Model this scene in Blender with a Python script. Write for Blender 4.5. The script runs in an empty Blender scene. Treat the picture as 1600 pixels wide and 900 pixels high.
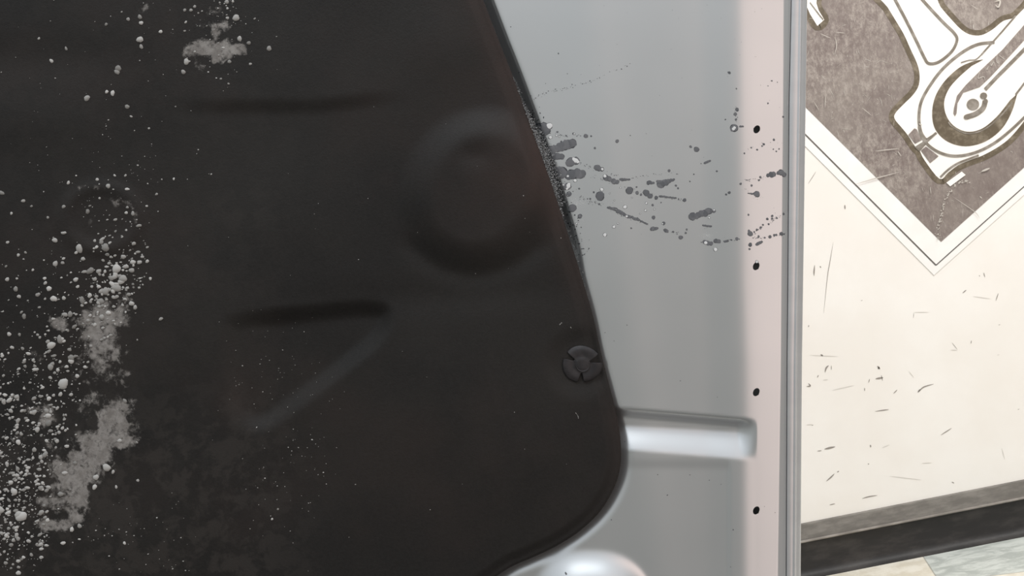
import bpy, bmesh, math, random
import numpy as np
from mathutils import Vector, Matrix, noise
from mathutils.geometry import tessellate_polygon

random.seed(7)
rng = np.random.default_rng(11)
scene = bpy.context.scene
COL = scene.collection

# ------------------------------------------------------------------ camera
ALPHA = math.radians(11.2)          # the phone was held with this roll
CAM_H = 0.68
FPX = 1555.0
HOOD_D = 0.70                       # distance of the hood
WALL_D = 2.00                       # distance of the wall
RGT = Vector((math.cos(ALPHA), 0, -math.sin(ALPHA)))
UPV = Vector((math.sin(ALPHA), 0, math.cos(ALPHA)))
cam_data = bpy.data.cameras.new('camera')
cam_data.sensor_width = 36.0
cam_data.lens = 36.0 * FPX / 1600.0
cam_data.clip_start = 0.02
cam = bpy.data.objects.new('camera', cam_data)
COL.objects.link(cam)
m = Matrix(((RGT.x, UPV.x, 0, 0), (RGT.y, UPV.y, -1, 0), (RGT.z, UPV.z, 0, CAM_H), (0, 0, 0, 1)))
cam.matrix_world = m
scene.camera = cam

# ------------------------------------------------------------------ view
vs = scene.view_settings
vs.view_transform = 'Standard'
vs.look = 'None'
vs.gamma = 1.0
vs.use_curve_mapping = False
vs.exposure = 0.0

# ------------------------------------------------------------------ world: a workshop's soft light, brighter above, warm to the right behind the camera
world = bpy.data.worlds.new('world')
scene.world = world
world.use_nodes = True
wn, wl = world.node_tree.nodes, world.node_tree.links
wn.clear()
w_out = wn.new('ShaderNodeOutputWorld')
w_bg = wn.new('ShaderNodeBackground')
w_tc = wn.new('ShaderNodeTexCoord')
w_sep = wn.new('ShaderNodeSeparateXYZ')
wl.new(w_tc.outputs['Generated'], w_sep.inputs[0])
w_ramp = wn.new('ShaderNodeValToRGB')
w_map = wn.new('ShaderNodeMapRange')
w_map.inputs['From Min'].default_value = -1
w_map.inputs['From Max'].default_value = 1
wl.new(w_sep.outputs['Z'], w_map.inputs['Value'])
wl.new(w_map.outputs[0], w_ramp.inputs['Fac'])
e = w_ramp.color_ramp.elements
e[0].position = 0.0; e[0].color = (0.17, 0.17, 0.165, 1)
e[1].position = 1.0; e[1].color = (1.08, 1.15, 1.22, 1)
for p, c in ((0.36, (0.32, 0.325, 0.308, 1)), (0.52, (0.37, 0.383, 0.362, 1)), (0.63, (0.64, 0.67, 0.67, 1)), (0.76, (0.90, 0.97, 1.03, 1))):
    q = e.new(p); q.color = c
w_dot = wn.new('ShaderNodeVectorMath'); w_dot.operation = 'DOT_PRODUCT'
az = math.radians(31)
w_flat = wn.new('ShaderNodeVectorMath'); w_flat.operation = 'MULTIPLY'
w_flat.inputs[1].default_value = (1, 1, 0.35)
w_nrm = wn.new('ShaderNodeVectorMath'); w_nrm.operation = 'NORMALIZE'
wl.new(w_tc.outputs['Generated'], w_flat.inputs[0])
wl.new(w_flat.outputs[0], w_nrm.inputs[0])
wl.new(w_nrm.outputs[0], w_dot.inputs[0])
w_dot.inputs[1].default_value = (math.sin(az), -math.cos(az), 0.0)
w_lobe = wn.new('ShaderNodeMapRange'); w_lobe.interpolation_type = 'SMOOTHSTEP'
w_lobe.inputs['From Min'].default_value = math.cos(math.radians(20))
w_lobe.inputs['From Max'].default_value = math.cos(math.radians(6))
wl.new(w_dot.outputs['Value'], w_lobe.inputs['Value'])
w_mix = wn.new('ShaderNodeMix'); w_mix.data_type = 'RGBA'
w_mix.inputs['B'].default_value = (1.70, 1.41, 1.31, 1)
wl.new(w_lobe.outputs[0], w_mix.inputs['Factor'])
wl.new(w_ramp.outputs['Color'], w_mix.inputs['A'])
wl.new(w_mix.outputs['Result'], w_bg.inputs['Color'])
w_bg.inputs['Strength'].default_value = 0.80
wl.new(w_bg.outputs[0], w_out.inputs[0])


def area(name, loc, target, sx, sy, power, color):
    d = bpy.data.lights.new(name, 'AREA')
    d.shape = 'RECTANGLE'; d.size = sx; d.size_y = sy
    d.energy = power; d.color = color
    o = bpy.data.objects.new(name, d); COL.objects.link(o)
    o.location = loc
    o.rotation_euler = (Vector(target) - Vector(loc)).to_track_quat('-Z', 'Y').to_euler()
    return o


area('ceiling_tube_light', (0.1, -0.1, 2.5), (0.1, 0.5, 0.7), 1.3, 0.35, 15, (0.90, 0.96, 1.0))
area('wall_fill_light', (1.5, 1.05, 2.5), (1.1, 1.9, 0.5), 1.0, 0.6, 53, (1.0, 0.965, 0.93))  # added light aimed at the wall to brighten it, no known fixture

# ------------------------------------------------------------------ helpers


def link_mesh(name, verts, faces, mats, parent=None, smooth=True, label=None, kind=None, recalc=False):
    me = bpy.data.meshes.new(name)
    me.from_pydata([tuple(v) for v in verts], [], faces)
    for mt in (mats if isinstance(mats, (list, tuple)) else [mats]):
        me.materials.append(mt)
    if recalc:
        bm = bmesh.new(); bm.from_mesh(me)
        bmesh.ops.recalc_face_normals(bm, faces=bm.faces)
        bm.to_mesh(me); bm.free()
    if smooth:
        me.polygons.foreach_set('use_smooth', [True] * len(me.polygons))
    me.update()
    o = bpy.data.objects.new(name, me); COL.objects.link(o)
    if parent: o.parent = parent
    if label: o['label'] = label
    if kind: o['kind'] = kind
    return o


class NM:
    """small node material builder"""
    def __init__(self, name, color=(0.5, 0.5, 0.5), rough=0.5, metal=0.0, spec=0.5):
        self.m = bpy.data.materials.new(name); self.m.use_nodes = True
        self.n = self.m.node_tree.nodes; self.l = self.m.node_tree.links
        self.b = self.n['Principled BSDF']
        self.b.inputs['Base Color'].default_value = (*color, 1)
        self.b.inputs['Roughness'].default_value = rough
        self.b.inputs['Metallic'].default_value = metal
        self.b.inputs['Specular IOR Level'].default_value = spec
        self.tc = self.n.new('ShaderNodeTexCoord')

    def coord(self, scale=(1, 1, 1), rot=(0, 0, 0), loc=(0, 0, 0)):
        mp = self.n.new('ShaderNodeMapping')
        mp.inputs['Scale'].default_value = scale
        mp.inputs['Rotation'].default_value = rot
        mp.inputs['Location'].default_value = loc
        self.l.new(self.tc.outputs['Object'], mp.inputs[0])
        return mp.outputs[0]

    def noise(self, scale, detail=4, rough=0.55, vec=None, dist=0.0):
        t = self.n.new('ShaderNodeTexNoise')
        t.inputs['Scale'].default_value = scale
        t.inputs['Detail'].default_value = detail
        t.inputs['Roughness'].default_value = rough
        t.inputs['Distortion'].default_value = dist
        self.l.new(vec if vec else self.tc.outputs['Object'], t.inputs['Vector'])
        return t.outputs['Fac']

    def range(self, v, a, b, c=0.0, d=1.0, smooth=True):
        r = self.n.new('ShaderNodeMapRange')
        if smooth: r.interpolation_type = 'SMOOTHSTEP'
        for k, x in (('From Min', a), ('From Max', b), ('To Min', c), ('To Max', d)):
            r.inputs[k].default_value = x
        self.l.new(v, r.inputs['Value'])
        return r.outputs[0]

    def mix(self, f, a, b):
        x = self.n.new('ShaderNodeMix'); x.data_type = 'RGBA'
        for s, k in ((f, 'Factor'), (a, 'A'), (b, 'B')):
            if isinstance(s, (tuple, float, int)):
                x.inputs[k].default_value = (*s, 1) if isinstance(s, tuple) else s
            else:
                self.l.new(s, x.inputs[k])
        return x.outputs['Result']

    def math(self, op, a, b):
        x = self.n.new('ShaderNodeMath'); x.operation = op
        for i, s in enumerate((a, b)):
            if isinstance(s, (float, int)): x.inputs[i].default_value = s
            else: self.l.new(s, x.inputs[i])
        return x.outputs[0]

    def attr(self, name):
        a = self.n.new('ShaderNodeAttribute'); a.attribute_name = name
        return a.outputs['Fac']

    def color(self, s): self.l.new(s, self.b.inputs['Base Color'])
    def roughness(self, s): self.l.new(s, self.b.inputs['Roughness'])

    def bump(self, h, strength=0.3, dist=0.001):
        b = self.n.new('ShaderNodeBump')
        b.inputs['Strength'].default_value = strength
        b.inputs['Distance'].default_value = dist
        self.l.new(h, b.inputs['Height']); self.l.new(b.outputs[0], self.b.inputs['Normal'])


def sm(t):
    t = np.clip(t, 0, 1)
    return t * t * (3 - 2 * t)


def spline(pts, n=8, closed=False):
    """Catmull-Rom through 2-D points"""
    out = []
    N = len(pts)
    segs = N if closed else N - 1
    for i in range(segs):
        if closed:
            p0, p1, p2, p3 = pts[(i - 1) % N], pts[i], pts[(i + 1) % N], pts[(i + 2) % N]
        else:
            p0, p1, p2, p3 = pts[max(i - 1, 0)], pts[i], pts[i + 1], pts[min(i + 2, N - 1)]
        for k in range(n):
            t = k / n
            out.append(tuple(0.5 * (2 * p1[j] + (p2[j] - p0[j]) * t + (2 * p0[j] - 5 * p1[j] + 4 * p2[j] - p3[j]) * t * t
                                    + (3 * p1[j] - p0[j] - 3 * p2[j] + p3[j]) * t ** 3) for j in (0, 1)))
    if not closed: out.append(tuple(pts[-1]))
    return out


def poly_dist(X, Y, pts, closed=False):
    """distance of points to a polyline"""
    X = np.asarray(X, float); Y = np.asarray(Y, float)
    best = np.full(X.shape, 1e9)
    N = len(pts)
    for i in range(N if closed else N - 1):
        ax, ay = pts[i]; bx, by = pts[(i + 1) % N]
        dx, dy = bx - ax, by - ay
        L = dx * dx + dy * dy + 1e-9
        t = np.clip(((X - ax) * dx + (Y - ay) * dy) / L, 0, 1)
        best = np.minimum(best, np.hypot(X - ax - t * dx, Y - ay - t * dy))
    return best


def inside(X, Y, pts):
    X = np.asarray(X, float); Y = np.asarray(Y, float)
    c = np.zeros(X.shape, bool)
    N = len(pts)
    for i in range(N):
        x1, y1 = pts[i]; x2, y2 = pts[(i + 1) % N]
        if y1 == y2: continue
        cond = ((y1 > Y) != (y2 > Y)) & (X < (x2 - x1) * (Y - y1) / (y2 - y1) + x1)
        c ^= cond
    return c


def sdf(X, Y, pts):
    d = poly_dist(X, Y, pts, True)
    return np.where(inside(X, Y, pts), d, -d)        # positive inside


# ------------------------------------------------------------------ materials
silver = NM('silver_paint', (0.66, 0.67, 0.675), 0.31, 0.82)
n1 = silver.noise(900, 2)
silver.color(silver.mix(silver.range(silver.noise(6, 3), 0.3, 0.7), (0.64, 0.65, 0.655), (0.69, 0.695, 0.70)))
hem_mat = NM('silver_hem_paint', (0.50, 0.495, 0.50), 0.42, 0.75)
hem_mat.color(hem_mat.mix(hem_mat.range(hem_mat.noise(12, 4, vec=hem_mat.coord((1, 1, 4))), 0.3, 0.7), (0.66, 0.655, 0.66), (0.72, 0.715, 0.715)))
seal = NM('seam_sealer', (0.16, 0.155, 0.15), 0.7)

felt = NM('black_felt', rough=0.60, spec=0.30)
f_big = felt.range(felt.noise(5.5, 5, 0.6), 0.38, 0.64)
f_brown = felt.range(felt.noise(8, 4, 0.6, vec=felt.coord(loc=(3, 1, 5))), 0.45, 0.7)
f_fine = felt.range(felt.noise(420, 3, 0.7), 0.2, 0.8)
c = felt.mix(f_big, (0.0095, 0.0083, 0.0075), (0.0170, 0.0148, 0.0128))
c = felt.mix(felt.math('MULTIPLY', f_brown, 0.55), c, (0.026, 0.018, 0.0150))
c = felt.mix(felt.math('MULTIPLY', felt.attr('rust'), felt.range(felt.noise(18, 5, 0.6), 0.25, 0.75, 0.3, 0.9)), c, (0.052, 0.030, 0.024))
c = felt.mix(felt.math('MULTIPLY', f_fine, 0.28), c, (0.032, 0.029, 0.027))
# mottled stain of dust toward the bottom
mott = felt.math('MULTIPLY', felt.attr('dust'), felt.range(felt.noise(75, 8, 0.68, dist=0.3), 0.45, 0.58))
c = felt.mix(felt.math('MULTIPLY', mott, 0.5), c, (0.040, 0.034, 0.030))
# pale powdery deposit with ragged edges
dep_n = felt.noise(130, 8, 0.70, dist=0.3)
dep = felt.range(felt.math('ADD', felt.attr('deposit'), felt.math('MULTIPLY', felt.math('SUBTRACT', dep_n, 0.5), 2.8)), 0.26, 0.80)
dep = felt.math('MULTIPLY', dep, felt.range(felt.attr('deposit'), 0.04, 0.22))
dep_c = felt.mix(felt.range(felt.noise(160, 5, 0.7), 0.3, 0.7), (0.20, 0.183, 0.168), (0.34, 0.32, 0.30))
c = felt.mix(felt.math('MULTIPLY', dep, felt.range(felt.noise(260, 6, 0.75), 0.36, 0.50, 0.45, 0.95)), c, dep_c)
felt.color(c)
felt.bump(felt.math('ADD', felt.noise(700, 3, 0.7), felt.math('MULTIPLY', felt.noise(120, 3, 0.6), 0.6)), 0.35, 0.0006)

droplet = NM('dried_splash', rough=0.7, spec=0.3)
geo = droplet.n.new('ShaderNodeNewGeometry')
droplet.color(droplet.mix(geo.outputs['Random Per Island'], (0.24, 0.23, 0.215), (0.58, 0.565, 0.54)))
clip_mat = NM('black_plastic', (0.035, 0.031, 0.032), 0.5, 0, 0.4)
clip_mat.color(clip_mat.mix(clip_mat.range(clip_mat.noise(160, 4), 0.35, 0.7), (0.020, 0.018, 0.019), (0.036, 0.031, 0.032)))
crust = NM('grey_crust', rough=0.9)
geo2 = crust.n.new('ShaderNodeNewGeometry')
crust.color(crust.mix(geo2.outputs['Random Per Island'], (0.06, 0.06, 0.06), (0.42, 0.42, 0.42)))
chip_grey = NM('primer_grey', rough=0.5, spec=0.4)
g3 = chip_grey.n.new('ShaderNodeNewGeometry')
chip_grey.color(chip_grey.mix(g3.outputs['Random Per Island'], (0.125, 0.13, 0.14), (0.20, 0.20, 0.21)))
chip_rim = NM('chip_rim_dark', (0.062, 0.064, 0.07), 0.6)
chip_white = NM('bare_white', (0.85, 0.85, 0.84), 0.45)
chip_dark = NM('oily_black', (0.028, 0.035, 0.04), 0.5)

wallm = NM('white_wall_paint', rough=0.5, spec=0.3)
wallm.color(wallm.mix(wallm.range(wallm.noise(3.5, 6, 0.6), 0.35, 0.7), (0.80, 0.755, 0.70), (0.84, 0.805, 0.76)))
wallm.bump(wallm.noise(9, 3), 0.1, 0.003)
scuff = NM('scuff_grey', (0.28, 0.25, 0.22), 0.8)
scuff_pale = NM('scuff_pale', (0.62, 0.58, 0.53), 0.8)
rubber = NM('dark_rubber', rough=0.55, spec=0.35)
rubber.color(rubber.mix(rubber.range(rubber.noise(14, 6, 0.65, vec=rubber.coord((1, 1, 3))), 0.4, 0.72), (0.017, 0.0155, 0.0145), (0.042, 0.037, 0.034)))
ledge = NM('lit_grey_moulding', rough=0.7, spec=0.3)  # grey moulding, its colour lightened for overhead light on the slope
ledge.color(ledge.mix(ledge.range(ledge.noise(16, 6, 0.65, vec=ledge.coord((1, 1, 4))), 0.35, 0.7), (0.13, 0.118, 0.104), (0.21, 0.192, 0.17)))
lipm = NM('pale_rubber_edge', rough=0.6)  # lip in a paler tone than the rubber below
lipm.color(lipm.mix(lipm.range(lipm.noise(25, 5), 0.35, 0.7), (0.18, 0.16, 0.14), (0.30, 0.27, 0.24)))

# ------------------------------------------------------------------ setting: wall, base, floor


def wall_pt(px, py, off=0.0):
    d = WALL_D - off
    # point of the sight line that lies on the wall plane
    v = RGT * ((px - 800) / FPX) + UPV * (-(py - 450) / FPX) + Vector((0, 1, 0))
    return Vector((0, 0, CAM_H)) + v * d


def box(name, x0, x1, y0, y1, z0, z1, mat, kind=None, parent=None):
    v = [(x, y, z) for x in (x0, x1) for y in (y0, y1) for z in (z0, z1)]
    f = [(0, 1, 3, 2), (4, 6, 7, 5), (0, 4, 5, 1), (2, 3, 7, 6), (0, 2, 6, 4), (1, 5, 7, 3)]
    return link_mesh(name, v, f, mat, parent, False, kind=kind, recalc=True)


wall = box('wall_back', -3, 3.2, WALL_D, WALL_D + 0.12, -0.05, 2.6, wallm.m, 'structure')


def floor_pt(px, py):
    v = RGT * ((px - 800) / FPX) + UPV * (-(py - 450) / FPX) + Vector((0, 1, 0))
    return Vector((0, 0, CAM_H)) + v * (-CAM_H / v.z)


fa, fb = floor_pt(1440, 866), floor_pt(1462, 900)
fang = math.atan2(fb.x - fa.x, fb.y - fa.y)       # heading of the tile joint
TILE = 0.305
floorm = NM('vinyl_floor_tile', rough=0.35, spec=0.45)
fn, fl = floorm.n, floorm.l
sub = fn.new('ShaderNodeVectorMath'); sub.operation = 'SUBTRACT'
sub.inputs[1].default_value = (fa.x, fa.y, 0)
fl.new(floorm.tc.outputs['Object'], sub.inputs[0])
rot = fn.new('ShaderNodeVectorRotate'); rot.rotation_type = 'Z_AXIS'
rot.inputs['Angle'].default_value = fang
fl.new(sub.outputs[0], rot.inputs['Vector'])
scl = fn.new('ShaderNodeVectorMath'); scl.operation = 'SCALE'; scl.inputs['Scale'].default_value = 1 / TILE
fl.new(rot.outputs[0], scl.inputs[0])
off_ = fn.new('ShaderNodeVectorMath'); off_.operation = 'ADD'; off_.inputs[1].default_value = (0, 0.45, 0.5)
fl.new(scl.outputs[0], off_.inputs[0])
chk = fn.new('ShaderNodeTexChecker'); chk.inputs['Scale'].default_value = 1.0
fl.new(off_.outputs[0], chk.inputs['Vector'])
spx = fn.new('ShaderNodeSeparateXYZ'); fl.new(off_.outputs[0], spx.inputs[0])


def joint(s):
    fr = fn.new('ShaderNodeMath'); fr.operation = 'FRACT'; fl.new(s, fr.inputs[0])
    pp = fn.new('ShaderNodeMath'); pp.operation = 'PINGPONG'; pp.inputs[1].default_value = 0.5
    fl.new(fr.outputs[0], pp.inputs[0])
    return floorm.range(pp.outputs[0], 0.0, 0.007, 1, 0)


jn = floorm.math('MAXIMUM', joint(spx.outputs['X']), joint(spx.outputs['Y']))
cream = floorm.mix(floorm.range(floorm.noise(22, 6, 0.7), 0.38, 0.62), (0.58, 0.53, 0.43), (0.70, 0.66, 0.57))
green = floorm.mix(floorm.range(floorm.noise(16, 7, 0.7, vec=floorm.coord((1, 2.2, 1), (0, 0, 0.5)), dist=0.6), 0.40, 0.62), (0.37, 0.39, 0.36), (0.54, 0.56, 0.52))
fcol = floorm.mix(chk.outputs['Fac'], cream, green)
floorm.color(floorm.mix(floorm.math('MULTIPLY', jn, 0.6), fcol, (0.15, 0.13, 0.10)))
box('floor', -3, 3.2, 0.62, WALL_D + 0.12, -0.06, 0.0, floorm.m, 'structure')


def extrude_profile(name, prof, x0, x1, mats, midx, kind='structure', n=60):
    v, f = [], []
    xs = [x0 + (x1 - x0) * i / n for i in range(n + 1)]
    for i, x in enumerate(xs):
        for (y, z) in prof:
            v.append((x, y, z))
    k = len(prof)
    for i in range(n):
        for j in range(k):
            f.append((i * k + j, (i + 1) * k + j, (i + 1) * k + (j + 1) % k, i * k + (j + 1) % k))
    f.append(tuple(range(k))); f.append(tuple(n * k + j for j in range(k)))
    o = link_mesh(name, v, f, mats, None, True, kind=kind, recalc=True)
    o.data.set_sharp_from_angle(angle=math.radians(35))
    return o


W = WALL_D
prof = [(W, 0.0), (W - 0.030, 0.0), (W - 0.0295, 0.0015), (W - 0.022, 0.004), (W - 0.017, 0.009), (W - 0.0145, 0.016),
        (W - 0.0135, 0.045), (W - 0.0135, 0.066), (W - 0.0150, 0.0685), (W, 0.0685)]
extrude_profile('baseboard_back', prof, -3, 3.2, [rubber.m], 0)
prof = [(W, 0.0686), (W - 0.0158, 0.0686), (W - 0.0170, 0.0700), (W - 0.0166, 0.0720), (W - 0.0140, 0.0728), (W, 0.0728)]
extrude_profile('trim_2', prof, -3, 3.2, [lipm.m], 0)
prof = [(W, 0.0729), (W - 0.0125, 0.0729), (W - 0.0115, 0.078), (W - 0.0085, 0.086), (W - 0.0065, 0.094), (W - 0.0045, 0.101), (W, 0.103)]
extrude_profile('trim_1', prof, -3, 3.2, [ledge.m], 0)

# ------------------------------------------------------------------ flat pieces (marks, printed artwork)


class Flat:
    def __init__(self, mapper): self.v, self.f, self.mp = [], [], mapper

    def poly(self, pts, off):
        vv = [self.mp(x, y, off) for x, y in pts]
        tris = tessellate_polygon([[Vector((x, y, 0)) for x, y in pts]])
        b = len(self.v); self.v += vv
        for t in tris: self.f.append(tuple(b + i for i in t))

    def ribbon(self, pts, w, off, taper=False):
        n = len(pts); b = len(self.v)
        for i, (x, y) in enumerate(pts):
            x0, y0 = pts[max(i - 1, 0)]; x1, y1 = pts[min(i + 1, n - 1)]
            dx, dy = x1 - x0, y1 - y0; L = math.hypot(dx, dy) or 1
            ww = w * (max(0.12, math.sin(math.pi * (i + 0.3) / (n - 0.4))) if taper else 1) / 2
            self.v.append(self.mp(x - dy / L * ww, y + dx / L * ww, off))
            self.v.append(self.mp(x + dy / L * ww, y - dx / L * ww, off))
        for i in range(n - 1):
            self.f.append((b + 2 * i, b + 2 * i + 1, b + 2 * i + 3, b + 2 * i + 2))

    def build(self, name, mat, parent=None, thick=None, **kw):
        o = link_mesh(name, self.v, self.f, mat, parent, False, **kw)
        if thick:
            bm = bmesh.new(); bm.from_mesh(o.data)
            r = bmesh.ops.extrude_face_region(bm, geom=list(bm.faces))
            for q in r['geom']:
                if isinstance(q, bmesh.types.BMVert): q.co.y -= thick
            bmesh.ops.recalc_face_normals(bm, faces=bm.faces)
            bm.to_mesh(o.data); bm.free()
        return o


# scuffs and scratches on the wall
sc = Flat(wall_pt)
def scratch(pts, w): sc.ribbon(spline(pts, 5), w * 0.72, 0.0004, True)
scratch([(1302, 378), (1297, 408), (1293, 432), (1287, 490)], 1.5)
scratch([(1273, 414), (1272, 424), (1272, 431)], 3.0)
scratch([(1281, 416), (1283, 418)], 2.4)
scratch([(1320, 320), (1320.5, 327)], 3.0)
scratch([(1275, 268), (1263, 287)], 1.2)
scratch([(1504, 458), (1510, 453)], 2.0)
scratch([(1556, 470), (1560, 458)], 1.8)
scratch([(1530, 430), (1531, 432)], 1.5); scratch([(1537, 426), (1539, 433)], 1.8)
scratch([(1427, 497), (1428, 489)], 1.0)
scratch([(1282, 554), (1286, 556)], 3.4)
scratch([(1289, 582), (1291, 575), (1295, 571)], 3.6); scratch([(1299, 578), (1299, 571)], 1.6)
scratch([(1277, 590), (1279, 586)], 2.0)
scratch([(1260, 604), (1266, 603), (1263, 599)], 3.2)
scratch([(1371, 572), (1375, 577)], 4.0); scratch([(1374, 573), (1372, 577)], 2.4)
scratch([(1357, 598), (1359, 592)], 1.8); scratch([(1368, 592), (1380, 590)], 4.0)
scratch([(1377, 586), (1379, 595)], 1.6); scratch([(1351, 611), (1351, 606)], 1.8)
scratch([(1396, 615), (1402, 609)], 1.8)
scratch([(1435, 613), (1443, 605), (1459, 600)], 2.6); scratch([(1434, 613), (1438, 608)], 3)
scratch([(1367, 643), (1380, 641), (1389, 640)], 2.4)
scratch([(1470, 680), (1487, 669)], 2.0)
scratch([(1277, 705), (1284, 704)], 1.8); scratch([(1288, 702), (1296, 700), (1305, 698)], 4.4)
scratch([(1360, 695), (1360.5, 699)], 3.0); scratch([(1356, 725), (1358, 725)], 2.4)
scratch([(1291, 752), (1298, 746), (1304, 740)], 2.8); scratch([(1308, 738), (1311, 736)], 2.2)
scratch([(1347, 779), (1358, 776), (1371, 774)], 2.4)
scratch([(1296, 789), (1305, 787)], 1.8)
scratch([(1487, 753), (1491, 755)], 2.0)
scratch([(1487, 535), (1496, 546)], 0.9); scratch([(1517, 537), (1518, 532)], 1.8)
scratch([(1263, 511), (1264, 508)], 1.8)
for (x, y) in ((1560, 508), (1345, 470), (1590, 640), (1268, 665)):
    scratch([(x, y), (x + 3, y - 1)], 1.0)
sc.build('scuff_mark', scuff.m, wall, kind='stuff')
sc = Flat(wall_pt)
for a in ([(1485, 547), (1496, 547)], [(1520, 463), (1548, 467)], [(1300, 610), (1335, 602)], [(1265, 555), (1310, 557)], [(1286, 594), (1294, 593)],
          [(1427, 488), (1452, 488)], [(1390, 744), (1440, 750)], [(1260, 664), (1270, 663)], [(1400, 805), (1430, 800)], [(1558, 555), (1562, 554)],
          [(1565, 700), (1570, 718)], [(1440, 724), (1456, 723)], [(1378, 700), (1390, 695)], [(1420, 580), (1428, 590)]):
    scratch(a, 1.5)
sc.build('faint_scuff', scuff_pale.m, wall, kind='stuff')

# ------------------------------------------------------------------ the diamond sign with line artwork on the wall


def c1(*p): return [(1240 + x / 4.092, y / 4.092) for x, y in p]
def c2(*p): return [(1240 + x / 3.75, 200 + y / 3.75) for x, y in p]


sign_white = NM('sign_white', rough=0.35, spec=0.4)
sign_white.color(sign_white.mix(sign_white.range(sign_white.noise(14, 5), 0.35, 0.7), (0.82, 0.79, 0.755), (0.86, 0.84, 0.81)))
art_cream = NM('print_cream', (0.88, 0.835, 0.775), 0.4)
sign_line = NM('print_grey_line', (0.115, 0.105, 0.095), 0.5)
art_line = NM('print_taupe_line', rough=0.5)
art_line.color(art_line.mix(art_line.range(art_line.noise(60, 5), 0.4, 0.7), (0.17, 0.145, 0.115), (0.29, 0.26, 0.225)))
art_halo = NM('print_dark_olive', rough=0.5)
art_halo.color(art_halo.mix(art_halo.range(art_halo.noise(45, 6, 0.7), 0.42, 0.72), (0.10, 0.076, 0.046), (0.24, 0.20, 0.145)))
field = NM('print_brown_field', rough=0.5)
fh = field.range(field.noise(5.5, 4, 0.6), 0.40, 0.62)
fs = field.range(field.noise(55, 12, 0.9, vec=field.coord((1.3, 1, 0.8))), 0.42, 0.66)
fs2 = field.range(field.noise(60, 4, 0.7, vec=field.coord((7, 1, 0.8), (0, 0.3, 0))), 0.60, 0.72)
fc = field.mix(field.math('MULTIPLY', fh, 0.6), (0.155, 0.12, 0.108), (0.235, 0.20, 0.175))
fc = field.mix(field.math('MULTIPLY', field.math('MULTIPLY', fs, field.range(field.noise(4, 3, 0.5, vec=field.coord(loc=(2, 0, 7))), 0.36, 0.6, 0.3, 1.0)), 0.85), fc, (0.47, 0.42, 0.37))
fc = field.mix(field.math('MULTIPLY', fs2, 0.45), fc, (0.50, 0.45, 0.40))
field.color(fc)

D_BOT = (1470.5, 378)
FIELD = [D_BOT, (1086, -4), (1476, -370), (1872, 18)]
sign_base = wall_pt(1462, 427)
sign = bpy.data.objects.new('diamond_sign', None); COL.objects.link(sign)
sign.location = (sign_base.x, WALL_D, sign_base.z)
sign['label'] = 'brown diamond-shaped sign with white border and cream engine-part drawing, on the white wall'
sign['category'] = 'sign'


def sign_pt(px, py, off=0.0):
    return wall_pt(px, py, off) - sign.location


def grow(poly, d):
    cx = sum(p[0] for p in poly) / len(poly); cy = sum(p[1] for p in poly) / len(poly)
    out = []
    for x, y in poly:
        L = math.hypot(x - cx, y - cy); out.append((x + (x - cx) / L * d, y + (y - cy) / L * d))
    return out


LINE_B = [(1462.5, 414.5), (1062, 14), (1476, -412), (1905, 19)]
outer = [(1459, 430), (1038, 8), (1476, -436), (1925, 14)]
bd = Flat(sign_pt); bd.poly(outer, 0.0); bd.build('backing_panel', sign_white.m, sign, thick=0.0012)
ln = Flat(sign_pt)
Lp = LINE_B + LINE_B[:1]
for i in range(4): ln.ribbon([Lp[i], Lp[i + 1]], 2.3 if i in (0,) else 1.7, 0.0015)
ln.build('border_line', sign_line.m, sign)
fd = Flat(sign_pt); fd.poly(FIELD, 0.0016); fd.build('printed_field', field.m, sign)

U_ = random.uniform
halo, cream_, lines, darks = Flat(sign_pt), Flat(sign_pt), Flat(sign_pt), Flat(sign_pt)
body = c1((535, -60), (600, 45), (655, 135), (705, 220), (748, 315), (787, 400), (805, 470), (800, 545), (765, 605), (705, 665), (652, 722), (646, 760), (690, 815), (728, 862)) \
    + c2((712, 108), (738, 133), (768, 190), (855, 298), (905, 262), (965, 218), (1040, 186), (1110, 160), (1200, 110), (1270, 55), (1350, -40)) \
    + c1((1600, 600), (1750, 420), (1900, -60), (1600, -60), (1473, 55), (1412, 112), (1340, 135), (1270, 190), (1200, 225), (1130, 222), (1070, 188), (1000, 115), (940, 45), (860, -60))
body = spline(body, 4, True)
halo.ribbon(body + body[:1], 17, 0.0019)
piece = c1((60, -40), (75, 20), (105, 90), (152, 166), (196, 126), (160, 65), (146, 20), (150, -40))
halo.ribbon(spline(piece + piece[:1], 4), 15, 0.0019)
cream_.poly(body, 0.0023); cream_.poly(piece, 0.0023)
ring_o = spline(c1((1215, 380), (1150, 392), (1060, 432), (965, 520), (905, 620), (886, 730), (908, 830), (985, 905), (1100, 935), (1225, 905), (1330, 825), (1395, 715), (1430, 600)), 5)
ring_i = spline(c1((1385, 640), (1300, 745), (1205, 822), (1110, 842), (1025, 805), (975, 735), (963, 650), (995, 565), (1060, 490), (1140, 420)), 5)
halo.poly(ring_o + ring_i, 0.0027)
lines.poly(c2((708, 112), (764, 76), (780, 92), (738, 138)), 0.0030)
lines.ribbon(spline(c1((1398, 655), (1310, 755), (1210, 832), (1105, 853), (1018, 812), (990, 780)), 5), 2.0, 0.0031)
lines.ribbon(spline(c1((630, -40), (720, 130), (790, 270), (835, 365), (865, 405), (930, 395), (1010, 330), (1045, 258), (1028, 212), (960, 145), (880, 60), (790, -40)), 5), 4.4, 0.0031)
lines.ribbon(spline(c1((1285, 270), (1180, 283), (1080, 333), (960, 433), (870, 550), (815, 655), (802, 760), (815, 845), (845, 893)), 6), 4.6, 0.0031)
lines.ribbon(spline(c2((735, -10), (750, 45), (790, 100), (860, 145), (950, 164), (1060, 145), (1170, 92), (1270, 15), (1360, -70)), 6), 4.2, 0.0032)
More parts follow.
